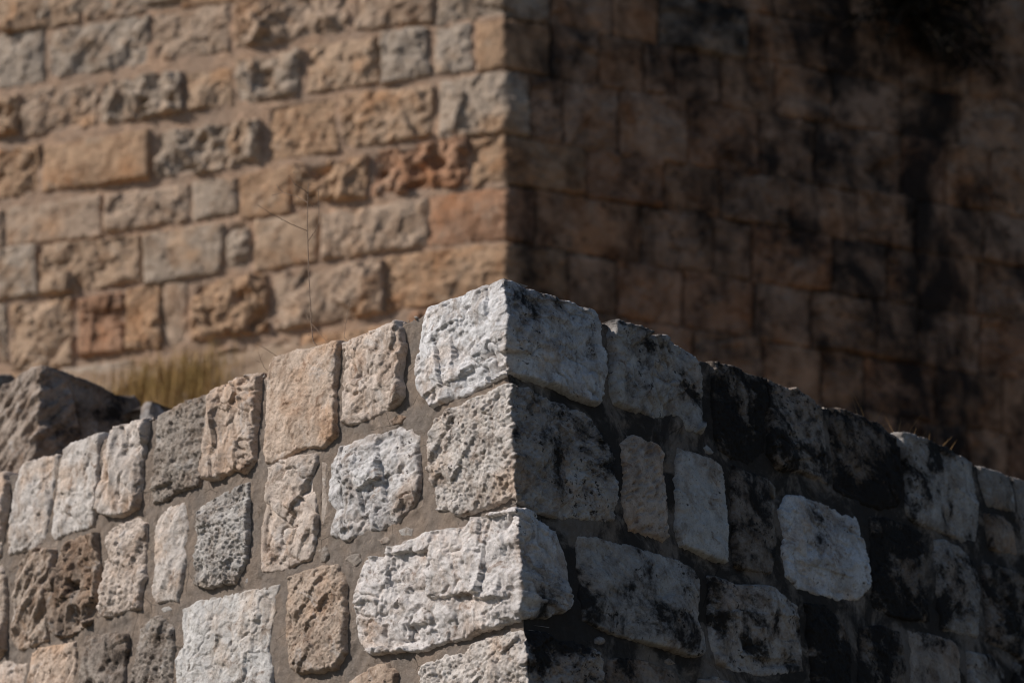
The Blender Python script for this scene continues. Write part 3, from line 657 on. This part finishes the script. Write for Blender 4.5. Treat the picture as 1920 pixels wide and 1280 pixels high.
# ------------------------------------------------------------------ ground and the slope between the walls
def grid_obj(name, xs, ys, zf, mat):
    X, Y = np.meshgrid(xs, ys, indexing='ij'); Z = zf(X, Y)
    idx = np.arange(X.size).reshape(X.shape)
    q = np.stack((idx[:-1, :-1], idx[1:, :-1], idx[1:, 1:], idx[:-1, 1:]), -1).reshape(-1, 4)
    return mesh_obj(name, np.stack((X.ravel(), Y.ravel(), Z.ravel()), 1), q, mat)
g = grid_obj('ground', np.concatenate((np.linspace(-600, -12, 12), np.linspace(-10, 10, 60), np.linspace(12, 600, 12))),
             np.concatenate((np.linspace(-600, -12, 12), np.linspace(-10, 12, 60), np.linspace(14, 600, 12))),
             lambda X, Y: 0.03 * fbm(X * 0.8, Y * 0.8, 940, 3), M_GROUND)
tag(g, kind='structure')
Z_BASE = backc.sz(500, 655, -1)[1]
def slope_z(X, Y):
    # distance behind the front faces and in front of the rear faces
    b = np.array((front.b[0], front.b[1])); P = np.stack((X - b[0], Y - b[1]), -1)
    df = -np.maximum(P @ front.nl[:2], P @ front.nr[:2])
    b2 = np.array((backc.b[0], backc.b[1])); P2 = np.stack((X - b2[0], Y - b2[1]), -1)
    db = np.maximum(np.maximum(P2 @ backc.nl[:2], P2 @ backc.nr[:2]), 0.0)
    t = np.clip((df - 0.35) / np.maximum(df - 0.35 + db, 0.01), 0, 1)
    zb = Z_BASE - 1.25 * smooth((X + 0.9) / 1.6)
    z = (Z_TOP - 0.12) * (1 - t) + zb * t - 0.25 * np.sin(np.pi * t)
    z = z + (0.10 * fbm(X * 1.3, Y * 1.3, 951, 4) + 0.05 * fbm(X * 7, Y * 7, 952, 3, 0.65)) * smooth(t * 5)
    return np.where(df < 0.25, Z_TOP - 0.10 - 3.0 * np.clip(0.25 - df, 0, 1), z)
sl = grid_obj('slope', np.arange(-9, 9, 0.06), np.arange(5.5, 17.5, 0.06), slope_z, M_EARTH)
sl2 = sl.data
import bmesh
bm = bmesh.new(); bm.from_mesh(sl2)
bb = np.array((front.b[0], front.b[1]))
kill = [v for v in bm.verts if max((np.array((v.co.x + sl.location.x, v.co.y + sl.location.y)) - bb) @ front.nl[:2], (np.array((v.co.x + sl.location.x, v.co.y + sl.location.y)) - bb) @ front.nr[:2]) > -0.17]
bmesh.ops.delete(bm, geom=kill, context='VERTS'); bm.to_mesh(sl2); bm.free()
tag(sl, kind='structure')

# ------------------------------------------------------------------ broken wall stub behind, at the left
YS = 8.15
stub = Corner(at_y(80, 684, YS), at_y(66, 850, YS), R(45), R(45))
st = thing('ruined_wall', 'dark weathered stub of broken wall behind the front wall at far left', 'wall', Vector((stub.b[0], stub.b[1], stub.b[2])))
S1 = [stub.sz(x, y, -1) for x, y in [(80,683),(52,689),(30,706),(0,733),(-60,770),(-60,960),(66,960)]] + [stub.sz(x, y, 1) for x, y in [(158,960),(160,860),(150,800),(138,745),(128,704),(112,694)]]
stone(stub, S1, 'layer', M_STONE, st, (0.40, 0.33, 0.275, 1), (0.26, 0.40), 77001, 0.006, amp=1.3, edge=0.02, name='cornerstone', back=0.09)
S2 = [stub.sz(x, y, 1) for x, y in [(120,696),(150,706),(190,722),(224,740),(246,750),(252,790),(256,960),(164,960),(164,860),(154,800),(142,745)]]
stone(stub, S2, 'smooth', M_STONE, st, (0.30, 0.25, 0.21, 1), (0.42, 0.42), 77101, 0.006, amp=1.6, edge=0.02, back=0.2)
S3 = [stub.sz(x, y, 1) for x, y in [(226,742),(256,742),(266,756),(261,775),(258,800),(235,800)]]
stone(stub, S3, 'rough', M_STONE, st, (0.22, 0.19, 0.17, 1), (0.5, 0.5), 77201, 0.006, amp=0.8, edge=0.02, back=0.2)
rk = Corner(at_y(-10, 696, 8.9), at_y(-12, 760, 8.9), R(50), R(50))
rr = stone(rk, [rk.sz(x, y, -1) for x, y in [(-10,700),(-60,715),(-60,800),(-12,800)]] + [rk.sz(x, y, 1) for x, y in [(34,800),(34,715),(20,702)]], 'rough', M_STONE, None, (0.30, 0.26, 0.22, 1), (0.3, 0.4), 77301, 0.008, amp=0.8, edge=0.02, back=0.4, name='boulder')
tag(rr, 'brown boulder peeking out left behind the broken wall stub', 'rock')
rk2 = Corner(at_y(285, 752, 8.3), at_y(285, 800, 8.3), R(60), R(40))
rr = stone(rk2, [rk2.sz(x, y, -1) for x, y in [(285,752),(272,754),(262,762),(256,800),(284,800)]] + [rk2.sz(x, y, 1) for x, y in [(330,800),(312,770),(300,757)]], 'rough', M_STONE, None, (0.42, 0.40, 0.39, 1), (0.2, 0.4), 77401, 0.006, amp=0.5, edge=0.02, back=0.3, name='boulder')
tag(rr, 'small grey rock on the wall top right of the broken stub', 'rock')

# ------------------------------------------------------------------ plants
def tube(path, r0, r1, sides=5):
    path = [np.array(p, float) for p in path]; V, Q = [], []
    n = len(path)
    for i, p in enumerate(path):
        d = path[min(i + 1, n - 1)] - path[max(i - 1, 0)]; d /= np.linalg.norm(d) + 1e-9
        a = np.cross(d, (0.3, 0.9, 0.2)); a /= np.linalg.norm(a); b = np.cross(d, a)
        r = r0 + (r1 - r0) * i / max(1, n - 1)
        for k in range(sides):
            t = 2 * math.pi * k / sides; V.append(p + r * (math.cos(t) * a + math.sin(t) * b))
    for i in range(n - 1):
        for k in range(sides):
            k2 = (k + 1) % sides
            Q.append((i * sides + k, i * sides + k2, (i + 1) * sides + k2, (i + 1) * sides + k))
    return np.array(V), np.array(Q)
def join(parts):
    V, Q, n = [], [], 0
    for v, q in parts: V.append(v); Q.append(q + n); n += len(v)
    return np.concatenate(V), np.concatenate(Q)
def bend(pts, Yd, n=5, wig=0.0015, seed=0):
    r = random.Random(seed); P = [at_y(x, y, Yd + dy) for x, y, dy in pts]; out = []
    for a, b in zip(P[:-1], P[1:]):
        for i in range(n): out.append(a + (b - a) * i / n + np.array([r.uniform(-wig, wig) for _ in range(3)]))
    out.append(P[-1]); return out
def bud(c, r):
    V = np.array([(0,0,1.3),(1,0,0),(0,1,0),(-1,0,0),(0,-1,0),(0,0,-1.3)]) * r + c
    Q = np.array([(0,1,2,2),(0,2,3,3),(0,3,4,4),(0,4,1,1),(5,2,1,1),(5,3,2,2),(5,4,3,3),(5,1,4,4)])
    return V, Q[:, :3]
# the wall top at the weed's root
def top_point(px, back):
    s, z = front.sz(px, 522 + 0.3875 * (945 - px) if px < 945 else 522 + 0.388 * (px - 945), -1 if px < 945 else 1)
    p = front.pos(np.array([s]), np.array([Z_TOP - 0.015]), np.array([-back]))[0]; return p
def weed(name, label, stems, twigs, buds, px_root, group=None, thick=0.0017):
    p0 = top_point(px_root, 0.10); Yd = p0[1]
    t = thing(name, label, 'weed', Vector(p0), group)
    for k, s in enumerate(stems):
        path = [p0 - np.array((0, 0, 0.03))] + bend(s, Yd, 5, 0.0012, k)
        v, q = tube(path, thick * 1.25, thick * 0.75); mesh_obj('stem', v, q, M_TWIG, t)
    for k, s in enumerate(twigs):
        v, q = tube(bend(s, Yd, 4, 0.001, 50 + k), thick * 0.75, thick * 0.45); mesh_obj('twig', v, q, M_TWIG, t)
    for x, y, dy in buds:
        v, q = bud(at_y(x, y, Yd + dy), 0.0022 if thick > 0.001 else 0.0016); mesh_obj('bud', v, None, M_TWIG, t, tris=q)
    return t
weed('dry_weed', 'tall thin dry branching weed rising from the front wall top', [[(587,640,0),(583,600,0),(579,520,.01),(576,433,.01),(577,370,0),(578,345,0)]],
     [[(576,433,.01),(545,420,-.02),(510,402,-.04),(484,385,-.05)], [(577,380,0),(555,368,.03),(530,361,.05),(511,366,.06)], [(577,362,0),(565,353,-.02),(553,346,-.03)],
      [(577,452,.01),(590,435,-.01),(597,420,-.02),(598,390,-.02),(597,356,-.03)], [(579,600,0),(574,590,.01),(570,580,.01)], [(583,606,0),(598,622,-.02),(612,640,-.03)],
      [(530,361,.05),(522,352,.05),(518,345,.05)], [(553,346,-.03),(548,338,-.03),(543,330,-.03)]],
     [(484,385,-.05),(511,366,.06),(564,351,-.02),(553,346,-.03),(543,358,.03),(541,330,-.03),(551,323,-.03),(590,327,0),(579,344,0),(597,356,-.03),(582,383,0),(586,387,0),(506,401,-.04),(598,400,-.02),(545,367,.04),(577,622,0),(579,628,0),(528,412,-.03)], 589)
weed('dry_weed', 'thin dry stem leaning left from the wall top below the tall weed', [[(520,668,0),(500,655,0),(470,638,0),(440,620,0)]], [[(500,655,0),(490,645,.02),(482,640,.02)]], [(440,620,0)], 524, None, 0.0009)
weed('dry_weed', 'short dry twig with side shoots low left of the tall weed', [[(496,690,0),(488,672,0),(484,658,0)]], [[(490,680,0),(480,676,0),(470,668,.02)], [(488,672,0),(492,662,0)]], [], 498, None, 0.0008)
weed('dry_weed', 'faint short dry sprig between tall weed and white corner stone', [[(645,632,0),(648,608,.02),(652,585,.03),(657,562,.04)]], [[(648,608,.02),(640,596,.02),(636,590,.03)], [(652,585,.03),(660,572,.05)]], [(657,562,.04)], 645, None, 0.0008)

def blades(name, roots, h, mat, seed, lean=0.35, wid=0.004):
    r = random.Random(seed); V, T = [], []
    for p in roots:
        hh = h * r.uniform(0.5, 1.25); a = r.uniform(0, 6.28); l = r.uniform(0, lean) * hh
        d = np.array((math.cos(a) * l, math.sin(a) * l, 0)); sdv = np.array((-math.sin(a + 1.57), math.cos(a + 1.57), 0)) * wid
        sdv = np.array((r.uniform(-1, 1), r.uniform(-1, 1), 0)); sdv = sdv / (np.linalg.norm(sdv) + 1e-6) * wid
        b = len(V); m = p + d * 0.35 + np.array((0, 0, hh * 0.6)); tp = p + d + np.array((0, 0, hh * r.uniform(0.85, 1)))
        V += [p - sdv, p + sdv, m - sdv * 0.7, m + sdv * 0.7, tp]
        T += [(b, b + 1, b + 3), (b, b + 3, b + 2), (b + 2, b + 3, b + 4)]
    return mesh_obj(name, np.array(V), None, mat, tris=np.array(T))
def slope_hits(px0, px1, py, n, seed, spread=0.35):
    """roots on the slope, found by marching a view ray until it meets the earth"""
    r = np.random.RandomState(seed)
    xs = r.uniform(px0, px1, n); ys = py + r.uniform(-30, 30, n)
    D = np.stack([ray(x, y) for x, y in zip(xs, ys)]); hit = np.zeros(n, bool); P = np.zeros((n, 3))
    for Yv in np.arange(7.6, 14.5, 0.1):
        p = CAM + D * (Yv / D[:, 1:2]); now = ~hit & (slope_z(p[:, 0], p[:, 1]) >= p[:, 2])
        P[now] = p[now]; hit |= now
    P = P[hit]; P[:, :2] += r.normal(0, spread, (len(P), 2)); P[:, 2] = slope_z(P[:, 0], P[:, 1]) - 0.01
    return list(P)
tag(blades('grass', slope_hits(225, 262, 748, 420, 3, 0.15) + slope_hits(275, 330, 745, 520, 4, 0.16) + slope_hits(340, 385, 738, 360, 6, 0.14), 0.32, M_GRASS, 5), 'yellow green dry grass patch on the slope behind the wall', 'grass', 'stuff')
tag(blades('grass', slope_hits(60, 460, 720, 420, 7, 0.5), 0.12, M_STRAW, 8, 0.6, 0.003), 'scattered straw coloured dry grass on the earth slope', 'grass', 'stuff')
for i, (px, lab) in enumerate(((1592, 'tiny dry straw tuft on right wall top nearest the corner'), (1690, 'small dry straw tuft second along the right wall top'), (1760, 'small leaning straw tuft third along right wall top'), (1815, 'small straw tuft on right wall top farthest from corner'))):
    p = top_point(px, 0.16); r = random.Random(i)
    pts = [p + np.array((r.gauss(0, .02), r.gauss(0, .02), -0.03)) for _ in range(14 if i else 7)]
    tag(blades('straw_tuft', pts, 0.20 if i else 0.12, M_STRAW, 30 + i, 0.7, 0.002), lab, 'grass tuft')

# dark bush rooted in the rear wall, top right
bc = backc.pos(np.array([backc.sz(1690, 30, 1)[0]]), np.array([backc.sz(1690, 30, 1)[1]]), np.array([0.0]))[0]
bush = thing('wall_bush', 'dark bush hanging from the shaded fortress wall at top right', 'bush', Vector(bc))
r = random.Random(21); V, T = [], []
tw = []
for k in range(44):
    e = bc + backc.nr * r.uniform(0.15, 0.5) + backc.hr * r.gauss(0.05, 0.42) + np.array((0, 0, r.uniform(-0.8, 0.5)))
    m = (bc + e) / 2 + backc.nr * 0.15 + np.array((0, 0, 0.08))
    path = [bc * (1 - t) ** 2 + 2 * m * t * (1 - t) + e * t * t for t in np.linspace(0, 1, 7)]
    tw.append(tube(path, 0.008, 0.003, 4))
    for _ in range(75):
        t = r.uniform(0.2, 1.0); c = bc * (1 - t) ** 2 + 2 * m * t * (1 - t) + e * t * t + np.array([r.gauss(0, 0.06) for _ in range(3)])
        u = np.array([r.gauss(0, 1) for _ in range(3)]); u /= np.linalg.norm(u); v = np.cross(u, [r.gauss(0, 1) for _ in range(3)]); v /= np.linalg.norm(v)
        b = len(V); L = r.uniform(0.025, 0.045); V += [c - u * L, c + v * L * 0.5, c + u * L, c - v * L * 0.5]; T.append((b, b + 1, b + 2, b + 3))
mesh_obj('leaves', np.array(V), np.array(T), M_LEAF, bush)
v, q = join(tw); mesh_obj('branches', v, q, M_TWIG, bush)
s0 = [(1735,40),(1775,60),(1800,95),(1815,120),(1840,126)]
P = [backc.pos(np.array([backc.sz(x, y, 1)[0]]), np.array([backc.sz(x, y, 1)[1]]), np.array([0.35]))[0] for x, y in s0]
v, q = tube([bc] + P, 0.008, 0.004, 5); mesh_obj('twig', v, q, M_STRAW, bush)

# crumbs of stone and mortar lying along the wall top
r = np.random.RandomState(5); V, T = [], []
for _ in range(420):
    px = r.uniform(-40, 1960); p = top_point(px, r.uniform(0.01, 0.12)); rad = r.uniform(0.003, 0.011)
    v = r.normal(0, 1, (6, 3)) * 0.25 + np.array([(0, 0, 1), (1, 0, 0), (0, 1, 0), (-1, 0, 0), (0, -1, 0), (0, 0, -1)])
    b = len(V); V += list(p + np.array((0, 0, rad * 0.3)) + v * rad)
    T += [(b + i, b + j, b + k) for i, j, k in ((0,1,2),(0,2,3),(0,3,4),(0,4,1),(5,2,1),(5,3,2),(5,4,3),(5,1,4))]
M_CRUMB = simple_material('crumbs', (0.22, 0.18, 0.15), (0.42, 0.37, 0.32), 30)
tag(mesh_obj('rubble_crumbs', np.array(V), None, M_CRUMB, tris=np.array(T), shade=False), 'loose stone and mortar crumbs along the wall top', 'rubble', 'stuff')
